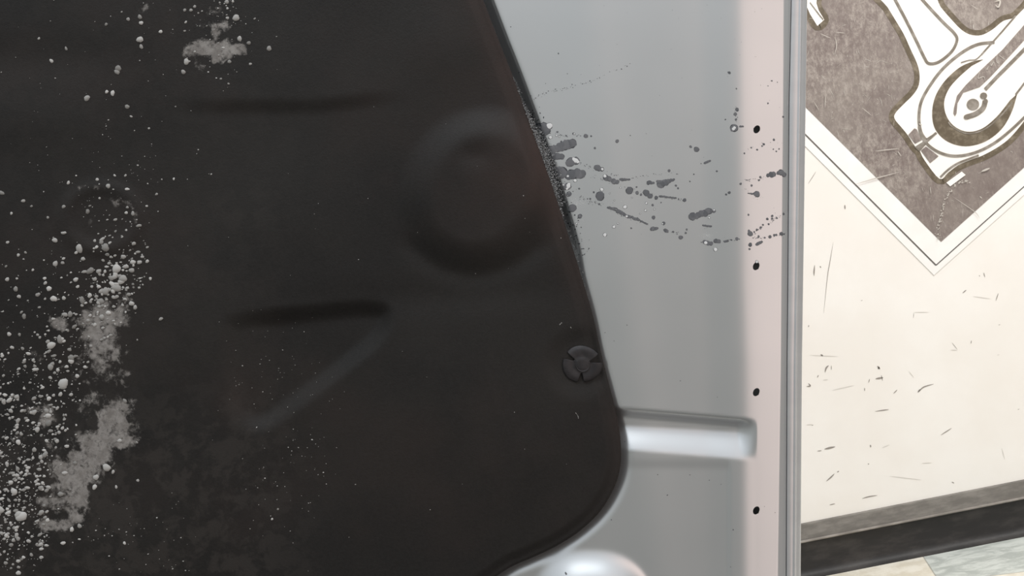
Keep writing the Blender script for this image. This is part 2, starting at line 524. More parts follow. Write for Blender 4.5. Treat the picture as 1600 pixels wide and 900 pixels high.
lines.ribbon(c1((1420, 100), (1330, 205), (1200, 350)), 2.6, 0.0032)
lines.ribbon(spline(c1((1200, 350), (1165, 380), (1120, 385), (1070, 400)), 4), 1.6, 0.0032)
lines.ribbon(c1((915, 850), (850, 892)), 3.0, 0.0031)
lines.ribbon(c2((835, 28), (772, 86)), 3.4, 0.0033)
lines.ribbon(c1((1225, 572), (1300, 492), (1400, 392), (1520, 270)), 5.5, 0.0032)
lines.ribbon(c1((1520, 480), (1473, 535), (1420, 605)), 3.0, 0.0032)
lines.ribbon(spline(c1((1225, 645), (1212, 690), (1165, 728), (1105, 748)), 5), 8.0, 0.0031)
def ell(cx, cy, rx, ry, n=20): return c1(*[(cx + rx * math.cos(t * 2 * math.pi / n), cy + ry * math.sin(t * 2 * math.pi / n)) for t in range(n)])
for a in (ell(1147, 667, 40, 36), ell(1215, 612, 23, 21), ell(1105, 748, 17, 15), ell(1228, 648, 15, 16)): lines.poly(a, 0.0034)
bar = c1((1600, 20), (1473, 160), (1335, 318), (1200, 445), (1100, 545), (1045, 612), (1026, 690), (1022, 725), (1032, 742), (1042, 725), (1048, 660), (1085, 592), (1190, 556), (1260, 490), (1380, 360), (1600, 120))
darks.poly(bar, 0.0031)
darks.poly(c2((672, 40), (708, 2), (722, 8), (752, 70), (712, 92)), 0.0031)
darks.poly(c2((746, 132), (775, 108), (850, 165), (800, 205)), 0.0031)
lines.ribbon(spline(c2((860, 288), (905, 245), (960, 208), (1030, 180), (1085, 160)), 5), 3.2, 0.0033)
corner_line = Flat(sign_pt)
corner_line.ribbon(c1((105, 15), (165, 95), (190, 125)), 1.6, 0.0031)
corner_line.build('artwork_line', art_line.m, sign)
cream_.poly(c2((895, 320), (985, 255), (1008, 275), (918, 342)), 0.0030)
halo.build('artwork_outline', art_halo.m, sign, label='dark olive outline of the drawing')  # printed dark outline and ring, part of the artwork
cream_.build('artwork_body', art_cream.m, sign, label='cream engine part drawing')
lines.build('artwork_line', art_line.m, sign)
darks.build('artwork_inlay', field.m, sign)
scr = Flat(sign_pt)
pts = c2((1035, 318), (965, 318), (920, 370), (885, 425), (868, 500), (850, 570), (846, 645))
sp_ = spline(pts, 8)
for k in range(150):
    x, y = random.choice(sp_)
    x += random.gauss(0, 1.1); y += random.gauss(0, 1.4); r = random.uniform(0.3, 1.0)
    scr.poly([(x + r * math.cos(t) * random.uniform(.6, 1.3), y + r * math.sin(t) * random.uniform(.6, 1.3)) for t in np.linspace(0, 5.4, 7)], 0.0036 + random.random() * 1e-4)
def scs(p, w): scr.ribbon(spline(p, 5), w, 0.0038, True)
for p, w in ((c1((1195, 450), (1180, 500), (1215, 490), (1225, 520)), 1.2), (c1((1250, 420), (1235, 445), (1245, 440)), 1.2),
             (c1((1262, 380), (1262, 420), (1280, 395), (1285, 420)), 1.1), (c1((1300, 345), (1300, 395), (1320, 405)), 1.0),
             (c1((1310, 350), (1350, 380)), 0.9), (c1((1285, 10), (1320, 5), (1310, 45), (1290, 30)), 2.6),
             (c1((265, 235), (275, 290), (262, 350)), 1.0), (c1((170, 215), (240, 245)), 0.9), (c1((270, 205), (330, 212)), 0.8),
             (c1((1130, 30), (1180, 60)), 0.7), (c1((1150, 155), (1150, 185)), 1.2), (c2((360, 330), (480, 295), (620, 258)), 1.6),
             (c2((480, 135), (620, 120)), 1.3), (c2((930, 400), (1060, 490), (1090, 530)), 0.9), (c2((800, 345), (805, 385)), 1.0),
             (c2((1090, 400), (1105, 412)), 1.4), (c2((1100, 255), (1150, 235)), 3.2), (c2((610, 135), (630, 165)), 1.3),
             (c1((205, 600), (200, 690)), 0.9), (c1((130, 650), (160, 700)), 0.8), (c1((440, 690), (500, 740)), 0.8),
             (c1((820, 800), (800, 790)), 2.0)):
    scs(p, w)
for k in range(420):
    x, y = U_(1262, 1600), U_(0, 378)
    if not inside(x, y, [(a, b) for a, b in FIELD]) : continue
    bias = 0.9 if (x < 1420 and 70 < y < 240) else 0.35
    if random.random() > bias: continue
    t = random.choice((1.5, 1.7, 0.9, 2.6, 0.1)) + random.gauss(0, 0.25); L = 2 + 13 * random.random() ** 2.5
    if inside(x, y, body): continue
    x2, y2 = x + L * math.cos(t), y + L * math.sin(t)
    if inside(x2, y2, body) or not inside(x2, y2, FIELD): continue
    scr.ribbon([(x, y), ((x + x2) / 2 + random.gauss(0, .5), (y + y2) / 2), (x2, y2)], U_(0.25, 0.75), 0.00205, True)
scm = NM('scraped_print', (0.50, 0.46, 0.41), 0.7)
scr.build('scraped_spot', scm.m, sign, kind='stuff', label='pale scrapes in the brown print')

# ------------------------------------------------------------------ car hood
S = HOOD_D / FPX                      # metres per unit of the hood drawing
BASE = Vector((-0.10, HOOD_D, 0.0))
dx_, dz_ = BASE.x - 0.0, BASE.z - CAM_H
OFX = math.cos(ALPHA) * dx_ - math.sin(ALPHA) * dz_
OFZ = math.sin(ALPHA) * dx_ + math.cos(ALPHA) * dz_
hood = bpy.data.objects.new('car_hood', None); COL.objects.link(hood)
hood.location = BASE
hood.rotation_euler = (0, ALPHA, 0)
hood['label'] = 'underside of a silver car hood with a black insulation pad, standing before the white wall'
hood['category'] = 'car hood'


def HP(px, py, h):
    return ((px - 800) * S - OFX, -h * S, -(py - 450) * S - OFZ)


def floor_py(px):
    cx = (px - 800) * S
    cy = (-CAM_H + cx * math.sin(ALPHA)) / math.cos(ALPHA)
    return 450 - cy / S


# outline of the pad
OUT = [(600, -400), (655, -260), (700, -140), (735, -48), (754, 0), (777, 60), (800, 118), (820, 172), (841, 232), (862, 292), (884, 358),
       (905, 424), (924, 488), (938, 550), (951, 602), (961, 642), (968, 682), (969, 720), (961, 756), (938, 797), (905, 829),
       (868, 853), (830, 871), (800, 884), (776, 899), (740, 925), (680, 955), (560, 990), (350, 1020), (0, 1045), (-300, 1055), (-520, 1060)]
OUTS = spline(OUT, 6)
PADPOLY = OUTS + [(-520, -400)]


def outward(X, Y):
    return -sdf(X, Y, PADPOLY)        # positive outside the pad


def edge_tab(ys, xs):
    return lambda y: np.interp(y, ys, xs)


e_edge = edge_tab([-500, 0, 160, 440, 560, 900, 1900], [1272, 1265, 1262, 1258, 1256, 1254, 1250])
e_ridge = edge_tab([-500, 0, 160, 440, 560, 900, 1900], [1258, 1252, 1249.5, 1245.5, 1243.5, 1242, 1238])
e_seam = edge_tab([-500, 0, 160, 440, 560, 900, 1900], [1242, 1237, 1233, 1231, 1229.5, 1228.5, 1225])
e_fr = edge_tab([-500, 0, 160, 440, 560, 900, 1900], [1228, 1223, 1222, 1219, 1218, 1213, 1210])
e_fl = edge_tab([-500, 0, 440, 560, 900, 1900], [1148, 1152, 1157, 1161, 1161, 1163])

TILT_F = 0.100     # lean of the flange to the right
TILT_R = 0.055     # lean of the recess floor to the left


def gauss(X, c, w): return np.exp(-((X - c) / w) ** 2)


def panel_h(X, Y):
    X = np.asarray(X, float); Y = np.asarray(Y, float)
    fl_, fr_, se = e_fl(Y), e_fr(Y), e_seam(Y)
    # recess floor
    h = -9 + TILT_R * (X - 900)
    # gentle long waves
    cxl = 915 + (Y / 600.0) * 75
    h = h + 1.3 * gauss(X, cxl, 38) - 1.0 * gauss(X, cxl - 70, 60)
    # riser to the flange
    t = (X - (fl_ - 62)) / 70.0
    h = h + 3.2 * sm(t)
    # flange: leaning to the right
    kx = (X - (fl_ + 2)) / 9.0
    h = h - (TILT_F + TILT_R) * 9.0 * np.where(kx > 12, kx, np.log1p(np.exp(np.minimum(kx, 12))))
    h = h - 0.30 * np.maximum(X - (fr_ + 1), 0) - 0.35 * np.maximum(X - (se - 3), 0)
    # bowl that takes the pad
    d = outward(X, Y)
    h = h - 16 * sm((440 - Y) / 120.0) * sm((17 - d) / 17.0)
    amp = 6 + 16 * sm((470 - Y) / 200.0) + 6 * sm((Y - 600) / 120.0)
    wid = 16 + 10 * sm((470 - Y) / 200.0) + 14 * sm((Y - 620) / 120.0)
    h = h - amp * (1 - sm((d + 6) / wid))
    # lower hem of the recess: the groove that crosses the panel
    xr = 1172.0
    tx = (X - 960) / 215.0
    yc_up = 636 + 17 * tx              # upper edge falls away here
    yc_lo = 668 + 10 * tx
    fade = sm((xr - X) / 28.0 + 0.35)
    drop = sm((Y - (yc_up)) / 17.0)
    wlo = 34.0 + 6 * tx
    rl = (Y - yc_lo) / wlo
    rise = np.clip(rl, 0, 1) * 0.8 + 0.2 * sm(rl)
    h = h + fade * (-18.0 * drop + 18.6 * rise)
    # in the lower field the riser is a shallow step
    h = h - 2.0 * sm((Y - 715) / 20.0) * sm((fl_ - 20 - X) / 6.0) * 0.9
    # lower boss
    q = (np.abs((X - 925) / 104.0) ** 2.5 + np.abs((Y - 975) / 118.0) ** 2.5) ** 0.4
    h = h + 28 * sm((1.0 - q) / 0.5) * sm((d + 2) / 30.0)
    return h


HOLES = [(1181, 203), (1180, 416), (1180, 612), (1180, 796)]


def lines_1d(segs):
    out = []
    for a, b, st in segs:
        n = max(1, int(round((b - a) / st)))
        out += [a + (b - a) * i / n for i in range(n)]
    out.append(segs[-1][1])
    return np.array(out)


xl = lines_1d([(-560, 600, 60), (600, 740, 14), (740, 1120, 3.5), (1120, 1172, 2.5), (1172, 1190, 1.2), (1190, 1216, 3), (1216, 1232, 1.3)])
ysegs = []
cur = -30
for hx, hy in HOLES:
    ysegs += [(cur, hy - 11, 3.5), (hy - 11, hy + 11, 1.3)]; cur = hy + 11
ysegs += [(cur, 925, 3.5)]
yl = np.concatenate([np.linspace(-430, -30, 21)[:-1], lines_1d(ysegs)])
NYV = len(yl)
low = np.linspace(0, 1, 26)[1:]
GX, GY = np.meshgrid(xl, yl)
lowY = np.array([[925 + (floor_py(x) - 925) * t for x in xl] for t in low])
GX = np.vstack([GX, np.tile(xl, (len(low), 1))]); GY = np.vstack([GY, lowY])
# let the columns follow the slightly bent right edge
sh = (e_seam(GY) - 1232) * sm((GX - 1195) / 30.0)
GX = GX + sh
# snap around the holes
ang = math.radians(62)
kill = np.zeros(GX.shape, bool)
HRX, HRY = 6.6, 4.9
for hx, hy in HOLES:
    ux = (GX - hx) * math.cos(ang) - (GY - hy) * math.sin(ang)
    uy = (GX - hx) * math.sin(ang) + (GY - hy) * math.cos(ang)
    r = np.sqrt((ux / HRX) ** 2 + (uy / HRY) ** 2)
    near = (r > 0.86) & (r < 1.14)
    f_ = np.where(near, 1 / np.maximum(r, 1e-6), 1)
    GX = np.where(near, hx + (GX - hx) * f_, GX); GY = np.where(near, hy + (GY - hy) * f_, GY)
    kill |= (r <= 0.86)
HH = panel_h(GX, GY)
ny, nx = GX.shape
verts = [HP(GX[j, i], GY[j, i], HH[j, i]) for j in range(ny) for i in range(nx)]
faces = []
for j in range(ny - 1):
    for i in range(nx - 1):
        if kill[j, i] or kill[j + 1, i] or kill[j, i + 1] or kill[j + 1, i + 1]: continue
        faces.append((j * nx + i, (j + 1) * nx + i, (j + 1) * nx + i + 1, j * nx + i + 1))
panel = link_mesh('inner_panel', verts, faces, silver.m, hood, True, label='silver painted inner panel with punched holes')
bm = bmesh.new(); bm.from_mesh(panel.data)
bmesh.ops.delete(bm, geom=[v for v in bm.verts if not v.link_faces], context='VERTS')
bm.to_mesh(panel.data); bm.free()

# outer skin with the hem folded round the edge of the inner panel
yy = np.concatenate([np.linspace(-430, 925, 60), [1000, 1200, 1400, 1650]])
v, f = [], []
for y in yy:
    se, ri, ed = float(e_seam(y)), float(e_ridge(y)), float(e_edge(y))
    hf = float(panel_h(se - 4, y))
    pr = [(se - 12, hf - 6), (se + 1.1, hf - 6), (se + 1.6, hf - 3.2), (se + 2.6, hf - 2.6), (ri - 3.2, hf - 2.4), (ri - 2.2, hf - 2.7), (ri - 1.2, hf - 0.9), (ri + 0.2, hf - 0.4),
          (ri + 1.6, hf - 1.1), (ri + 2.6, hf - 2.9), (ri + 3.6, hf - 3.4), (ed - 2.2, hf - 5.8), (ed - 0.8, hf - 7.2), (ed, hf - 10), (ed - 1.0, hf - 14), (ed - 8, hf - 19), (ed - 60, hf - 34), (ed - 260, hf - 62), (ed - 700, hf - 90), (-562, hf - 60)]
    for x, h in pr:
        yb = min(y, 1e9)
        if y > 925:
            yb = 925 + (y - 925) / (1650 - 925.0) * (floor_py(x) - 925)
        v.append(HP(x, yb, h))
k = len(pr)
for j in range(len(yy) - 1):
    for i in range(k - 1):
        f.append((j * k + i, (j + 1) * k + i, (j + 1) * k + i + 1, j * k + i + 1))
skin = link_mesh('outer_skin', v, f, hem_mat.m, hood, True, label='grey hem of the outer skin along the hood edge')
sol = skin.modifiers.new('sheet', 'SOLIDIFY'); sol.thickness = 0.0008; sol.offset = -1

# ------------------------------------------------------------------ insulation pad
TRI = spline([(352, 520), (372, 494), (470, 482), (575, 473), (610, 486), (600, 528), (540, 580), (470, 632), (415, 668), (372, 655), (355, 600)], 5, True)


def pad_h(X, Y):
    X = np.asarray(X, float); Y = np.asarray(Y, float)
    d = -outward(X, Y)
    h = 4 + 5.0 * sm((d - 7) / 16.0) + 3 * sm(d / 200.0)
    h = h - 1.5 * sm((3.0 - d) / 3.0)
    # round boss
    wob = 8 * np.sin(np.arctan2(Y - 300, X - 750) * 2 + 0.7)
    r = np.hypot((X - 752) * 0.93, Y - 298) + wob
    h = h + 16 * sm((130 - r) / 60.0) * sm((d + 12) / 40.0)
    h = h - 3.0 * gauss(np.hypot(X - 742, (Y - 246) * 1.3), 0, 22)
    # crisp undercut at its foot
    foot = sm((Y - 355) / 40.0)
    h = h - 2.5 * foot * gauss(r, 128, 16)
    # triangular pocket
    s = sdf(X, Y, TRI)
    h = h - 15 * sm((s + 8) / 33.0) * (0.3 + 0.7 * sm((X - 345) / 100.0))
    # long shallow step
    yc = 168 - 14 * sm((X - 480) / 160.0)
    h = h - 6.0 * sm((Y - yc + 14) / 28.0) * sm((X - 250) / 120.0) * sm((655 - X) / 110.0) * (1 - sm((Y - 200) / 170.0))
    # ring emboss at the left
    rr = np.hypot(X - 163, (Y - 342) * 1.15)
    h = h + 3.0 * gauss(rr, 56, 13)
    # step along the left at y = 110..200
    h = h + 4 * gauss(Y, 190, 45) * sm((260 - X) / 260.0)
    h = h - 3 * gauss(Y, 95, 35) * sm((330 - X) / 260.0)
    # soft valley under the ring / hump near the top
    h = h + 4 * np.exp(-(((X - 700) / 70) ** 2 + ((Y - 75) / 60) ** 2))
    # dimple round the clip
    rc = np.hypot(X - 906, Y - 566)
    h = h - 5.0 * sm((62 - rc) / 34.0) * sm((d + 18) / 30.0)
    # fold between boss and lower part
    h = h - 2.5 * gauss(Y, 468 - 0.05 * (X - 600), 26) * sm((X - 380) / 200.0) * sm((960 - X) / 200.0)
    # unevenness of soft felt
    h = h + 1.1 * np.sin(X / 83.0 + Y / 140.0) + 0.9 * np.sin(Y / 61.0 - X / 190.0 + 1.0) + 0.5 * np.sin(X / 37.0 + 2) * np.sin(Y / 43.0)
    return h


# samples along the outline make the rows
rows = []
acc = 0
prev = OUTS[0]; rows.append(prev)
for p in OUTS[1:]:
    L = math.hypot(p[0] - prev[0], p[1] - prev[1])
    vis = -20 < p[1] < 920 and p[0] > 700
    st = 3.6 if vis else (5 if p[1] < 920 and p[1] > -20 else 14)
    n = max(1, int(L / st))
    for i in range(1, n + 1):
        rows.append((prev[0] + (p[0] - prev[0]) * i / n, prev[1] + (p[1] - prev[1]) * i / n))
    prev = p
# add in-between rows is not needed: rows follow the outline's y
R = np.array(rows)
keep = [0]
for i in range(1, len(R)):
    if R[i, 1] > R[keep[-1], 1] + 0.02: keep.append(i)
R = R[keep]
XL = -520.0
NA, NB, NE = 20, 236, 14
v, f, dep_a, dust_a, rust_a = [], [], [], [], []
PX, PY = [], []
for (xe, y) in R:
    xa = min(-10.0, xe - 60)
    cols = np.concatenate([np.linspace(XL, xa, NA, endpoint=False), np.linspace(xa, xe - 30 if xe > 100 else xa + (xe - xa) * .8, NB, endpoint=False),
                           np.linspace(xe - 30 if xe > 100 else xa + (xe - xa) * .8, xe, NE)])
    PX.append(cols); PY.append(np.full(cols.shape, y))
PX = np.array(PX); PY = np.array(PY)
PHH = pad_h(PX, PY)
nr, nc = PX.shape
# deposit patches (x, y, rx, ry, strength)
DEP = [(155, 498, 20, 13, 1), (182, 500, 18, 14, .9), (168, 485, 16, 12, .6), (200, 478, 14, 12, .6), (205, 465, 8, 10, .5), (95, 503, 14, 9, .85), (105, 508, 10, 8, .6), (130, 503, 12, 8, .5), (160, 530, 22, 18, .9),
       (172, 548, 22, 14, .7), (150, 545, 18, 12, .5), (160, 575, 26, 14, .45), (190, 590, 18, 14, .35), (140, 592, 20, 12, .3),
       (155, 622, 22, 10, .6), (195, 632, 18, 12, .85), (175, 645, 22, 12, .8), (130, 635, 14, 10, .5), (178, 658, 22, 14, 1), (192, 678, 22, 18, 1), (205, 690, 12, 8, .7), (165, 690, 20, 16, 1),
       (145, 690, 24, 12, .8), (150, 710, 24, 14, 1), (130, 715, 20, 12, .9), (160, 728, 20, 10, .6), (110, 735, 26, 16, 1), (135, 742, 22, 14, 1), (100, 728, 16, 12, .7),
       (115, 755, 22, 10, .8), (130, 770, 16, 20, 1), (110, 772, 16, 10, .7), (78, 778, 14, 8, .8), (95, 776, 14, 8, .6), (85, 818, 18, 9, .9), (108, 815, 18, 10, .8), (122, 803, 12, 12, .8),
       (95, 795, 24, 10, .35), (65, 640, 16, 9, .8), (78, 652, 10, 14, .8), (60, 560, 14, 10, .3), (318, 78, 16, 12, 1), (345, 82, 16, 14, 1), (302, 82, 10, 10, .6), (330, 70, 10, 8, .7),
       (355, 76, 8, 10, .7), (333, 15, 12, 10, .32), (341, 52, 7, 12, .9), (355, 42, 9, 8, .9), (372, 79, 9, 7, 1), (383, 79, 5, 6, .9), (320, 42, 9, 6, .6), (315, 104, 8, 8, .35),
       (200, 315, 20, 12, .26), (215, 340, 8, 16, .3), (145, 295, 24, 4, .28), (145, 345, 10, 18, .12), (228, 15, 8, 8, .3), (150, 475, 12, 6, .3),
       (30, 690, 14, 8, .3), (90, 700, 20, 10, .35), (110, 560, 14, 20, .25), (150, 560, 40, 24, .25)]
DA = np.zeros(PX.shape)
for (x, y, rx, ry, s) in DEP:
    DA = np.maximum(DA, 0.35 * DA + s * np.exp(-(((PX - x) / (rx * 1.2)) ** 2 + ((PY - y) / (ry * 1.2)) ** 2) ** 1.3))
DU = sm((PY - 560) / 160.0) * sm((560 - PX) / 200.0) * 0.9 + 0.25 * sm((560 - PX) / 200.0)
DU = np.maximum(DU, 0.5 * np.exp(-(((PX - 380) / 80) ** 2 + ((PY - 330) / 60) ** 2)))
dO = -outward(PX, PY)
RU = 0.75 * np.exp(-(dO / 30.0) ** 2) * sm((560 - PY) / 200.0) + 0.8 * np.exp(-(((PX - 800) / 65) ** 2 + ((PY - 275) / 70) ** 2)) \
    + 0.3 * np.exp(-(((PX - 370) / 40) ** 2 + ((PY - 610) / 50) ** 2)) + 0.5 * np.exp(-((dO / 16.0) ** 2 + ((PY - 680) / 50) ** 2))
verts = [HP(PX[j, i], PY[j, i], PHH[j, i]) for j in range(nr) for i in range(nc)]
# side wall of the pad: rolled edge going back to the panel
side = []
for j in range(nr):
    xe, y = PX[j, -1], PY[j, -1]
    j0, j1 = max(j - 1, 0), min(j + 1, nr - 1)
    tx, ty = PX[j1, -1] - PX[j0, -1], PY[j1, -1] - PY[j0, -1]
    L = math.hypot(tx, ty) or 1
    ox, oy = ty / L, -tx / L
    if ox < 0 and oy < 0: ox, oy = -ox, -oy
    back = min(float(panel_h(xe, y)) - 1.0, PHH[j, -1] - 4) if y > 450 else PHH[j, -1] - 7
    for (o, hh) in ((1.0, PHH[j, -1] - 1.2), (1.0, PHH[j, -1] - 3.2), (-1.0, back)):
        side.append(HP(xe + ox * o, y + oy * o, hh))
nb = len(verts)
verts += side
faces = [(j * nc + i, (j + 1) * nc + i, (j + 1) * nc + i + 1, j * nc + i + 1) for j in range(nr - 1) for i in range(nc - 1)]
for j in range(nr - 1):
    a = [j * nc + nc - 1, nb + 3 * j, nb + 3 * j + 1, nb + 3 * j + 2]
    b = [(j + 1) * nc + nc - 1, nb + 3 * (j + 1), nb + 3 * (j + 1) + 1, nb + 3 * (j + 1) + 2]
    for i in range(3): faces.append((a[i], b[i], b[i + 1], a[i + 1]))
pad = link_mesh('insulation_pad', verts, faces, felt.m, hood, True, label='black moulded felt insulation pad with pale splashes and deposits')
z3 = [0.0] * (3 * nr)
for nm, arr in (('deposit', DA), ('dust', DU), ('rust', RU)):
    a = pad.data.attributes.new(nm, 'FLOAT', 'POINT')
    tail = z3 if nm != 'rust' else [0.6] * (3 * nr)
    a.data.foreach_set('value', list(arr.ravel()) + tail)
# a closed back so that the pad has its thickness
bv, bf = [], []
for j in range(0, nr, 4):
    for i in list(range(0, nc, 24)) + [nc - 1]:
        hb = float(PHH[j, i]) - 8
        bv.append(HP(PX[j, i] - (3 if i == nc - 1 else 0), PY[j, i], min(hb, -6 if PY[j, i] < 460 else -9)))

# ------------------------------------------------------------------ small blobs


class Blobs:
    def __init__(self): self.v, self.f, self.q = [], [], []

    def add(self, x, y, rx, ry=None, rot=0.0, dome=0.5, n=8, rag=0.15):
        self.q.append((x, y, rx, ry or rx, rot, dome, n, rag))

    def build(self, name, mat, parent, hfun, lift=0.0, **kw):
        pts = []; meta = []
        for (x, y, rx, ry, rot, dome, n, rag) in self.q:
            c, s = math.cos(rot), math.sin(rot)
            ph = [random.uniform(0, 6.28) for _ in range(3)]
            ring = []
            for k in range(n):
                t = 2 * math.pi * k / n
                g = 1 + rag * (math.sin(2 * t + ph[0]) + 0.7 * math.sin(3 * t + ph[1]) + 0.5 * math.sin(5 * t + ph[2]))
                ring.append((rx * g * math.cos(t), ry * g * math.sin(t)))
            rr = min(rx, ry)
            start = len(pts)
            for sc_, hh in ((1.0, 0.02), (0.92, 0.35), (0.6, 0.8)):
                for (a, b) in ring:
                    pts.append((x + (a * c - b * s) * sc_, y + (a * s + b * c) * sc_, hh * dome * rr))
            pts.append((x, y, dome * rr))
            meta.append((start, n))
        A = np.array(pts)
        H = hfun(A[:, 0], A[:, 1])
        vv = [HP(a[0], a[1], h + a[2] + lift) for a, h in zip(A, H)]
        ff = []
        for st, n in meta:
            for k in range(n):
                k2 = (k + 1) % n
                for l in (0, 1):
                    ff.append((st + l * n + k, st + l * n + n + k, st + l * n + n + k2, st + l * n + k2))
                ff.append((st + 2 * n + k, st + 3 * n, st + 2 * n + k2))
        return link_mesh(name, vv, ff, mat, parent, True, **kw)


def Q1(x, y): return (x / 3.0, y / 3.0)
def Q2(x, y): return (x / 3.0, 300 + y / 3.0)
def Q3(x, y): return (x / 3.0, 600 + y / 3.0)


sp = Blobs()
BIG = [(Q1, 425, 468, 17), (Q1, 568, 328, 18), (Q1, 563, 345, 16), (Q1, 543, 444, 14), (Q1, 516, 438, 9), (Q1, 610, 507, 12), (Q1, 628, 552, 7), (Q1, 670, 195, 18), (Q1, 676, 228, 12), (Q1, 670, 90, 12), (Q1, 676, 118, 11),
       (Q1, 766, 158, 10), (Q1, 616, 101, 10), (Q1, 256, 293, 11), (Q1, 200, 190, 7), (Q1, 325, 236, 9), (Q1, 514, 125, 8), (Q1, 1115, 92, 19), (Q1, 1072, 18, 12), (Q1, 906, 57, 9), (Q1, 923, 40, 9), (Q1, 877, 57, 9), (Q1, 1075, 93, 9),
       (Q1, 1132, 190, 14), (Q1, 1270, 236, 14), (Q1, 885, 297, 17), (Q1, 871, 345, 12), (Q1, 1085, 297, 11), (Q1, 1183, 308, 8), (Q1, 882, 113, 8), (Q1, 877, 154, 7), (Q1, 1175, 210, 11), (Q1, 1100, 15, 7), (Q1, 1293, 2, 6),
       (Q1, 335, 860, 10), (Q1, 470, 845, 9), (Q1, 523, 876, 12), (Q1, 610, 890, 10), (Q1, 600, 826, 8), (Q1, 550, 826, 7), (Q1, 825, 842, 7), (Q1, 710, 607, 6), (Q1, 1075, 48, 7), (Q1, 586, 67, 5),
       (Q2, 27, 8, 14), (Q2, 316, 72, 11), (Q2, 73, 103, 8), (Q2, 240, 122, 8), (Q2, 605, 100, 9), (Q2, 638, 104, 12), (Q2, 611, 75, 7), (Q2, 606, 181, 7), (Q2, 273, 228, 14), (Q2, 389, 267, 20), (Q2, 511, 262, 22), (Q2, 490, 237, 12),
       (Q2, 470, 260, 9), (Q2, 459, 230, 8), (Q2, 530, 240, 9), (Q2, 276, 337, 14), (Q2, 138, 285, 7), (Q2, 105, 297, 9), (Q2, 5, 322, 10), (Q2, 592, 305, 13), (Q2, 519, 295, 10), (Q2, 680, 305, 9), (Q2, 703, 326, 10), (Q2, 662, 329, 8),
       (Q2, 438, 370, 21), (Q2, 560, 360, 24), (Q2, 630, 368, 14), (Q2, 590, 406, 21), (Q2, 555, 385, 14), (Q2, 371, 411, 12), (Q2, 230, 427, 10), (Q2, 247, 453, 14), (Q2, 92, 455, 13), (Q2, 107, 490, 11), (Q2, 195, 481, 13),
       (Q2, 269, 500, 17), (Q2, 316, 497, 11), (Q2, 400, 507, 18), (Q2, 436, 485, 13), (Q2, 440, 514, 9), (Q2, 508, 465, 20), (Q2, 560, 450, 24), (Q2, 540, 432, 16), (Q2, 486, 512, 19), (Q2, 561, 491, 11), (Q2, 53, 410, 11), (Q2, 380, 444, 9),
       (Q2, 130, 582, 13), (Q2, 320, 574, 14), (Q2, 345, 572, 14), (Q2, 296, 690, 20), (Q2, 255, 717, 20), (Q2, 240, 700, 12), (Q2, 348, 775, 19), (Q2, 348, 790, 16), (Q2, 252, 817, 18), (Q2, 128, 795, 10), (Q2, 133, 815, 9), (Q2, 60, 665, 12),
       (Q2, 108, 667, 9), (Q2, 250, 868, 11), (Q2, 10, 760, 8), (Q2, 122, 732, 9), (Q2, 285, 832, 10), (Q2, 376, 860, 11), (Q2, 326, 816, 10), (Q2, 438, 578, 9), (Q2, 658, 691, 5), (Q2, 310, 895, 30), (Q2, 745, 13, 7), (Q2, 480, 32, 6),
       (Q3, 76, 50, 12), (Q3, 35, 80, 13), (Q3, 310, 5, 22), (Q3, 243, 65, 12), (Q3, 297, 45, 13), (Q3, 265, 50, 9), (Q3, 66, 122, 12), (Q3, 100, 168, 13), (Q3, 75, 152, 8), (Q3, 190, 209, 15), (Q3, 242, 180, 18), (Q3, 240, 145, 14), (Q3, 102, 268, 14),
       (Q3, 282, 262, 12), (Q3, 234, 261, 10), (Q3, 3, 320, 18), (Q3, 50, 370, 13), (Q3, 177, 303, 13), (Q3, 223, 305, 10), (Q3, 208, 337, 14), (Q3, 171, 342, 8), (Q3, 100, 393, 13), (Q3, 68, 455, 13), (Q3, 84, 497, 18), (Q3, 210, 480, 14), (Q3, 218, 455, 9),
       (Q3, 180, 415, 8), (Q3, 14, 427, 9), (Q3, 16, 582, 24), (Q3, 120, 613, 30), (Q3, 110, 605, 24), (Q3, 212, 594, 17), (Q3, 44, 629, 10), (Q3, 27, 690, 11), (Q3, 50, 700, 13), (Q3, 97, 700, 14), (Q3, 104, 715, 12), (Q3, 60, 537, 10), (Q3, 60, 668, 10),
       (Q3, 85, 665, 9), (Q3, 166, 790, 10), (Q3, 40, 776, 8), (Q3, 205, 730, 8), (Q3, 105, 875, 12), (Q3, 80, 835, 7), (Q3, 169, 705, 8), (Q3, 391, 656, 12), (Q3, 560, 475, 9), (Q3, 372, 188, 6), (Q3, 515, 385, 20), (Q3, 466, 430, 15), (Q3, 460, 475, 15),
       (Q3, 545, 405, 10), (Q3, 655, 268, 7), (Q3, 660, 445, 8), (Q3, 292, 222, 10), (Q3, 230, 367, 7), (Q3, 600, 75, 12), (Q3, 575, 260, 12), (Q3, 225, 425, 8), (Q3, 545, 410, 5), (Q3, 1310, 580, 6), (Q3, 1283, 626, 6), (Q3, 600, 735, 9)]
for fn_, x, y, r in BIG:
    a, b = fn_(x, y)
    r = r / 3.0 * 0.88
    sp.add(a, b, r * random.uniform(0.95, 1.15), r * random.uniform(0.75, 1.0), random.uniform(0, 3), 0.45, 12, 0.10)
# clusters of smaller spots around the large ones
def scatter(n, fx, fy, rlo, rhi, pw=2.5):
    for _ in range(n):
        x, y = fx(), fy()
        r = rlo + (rhi - rlo) * random.random() ** pw
        sp.add(x, y, r * random.uniform(0.9, 1.6), r, random.uniform(-0.6, 0.2), 0.5, 7, 0.12)
U = random.uniform
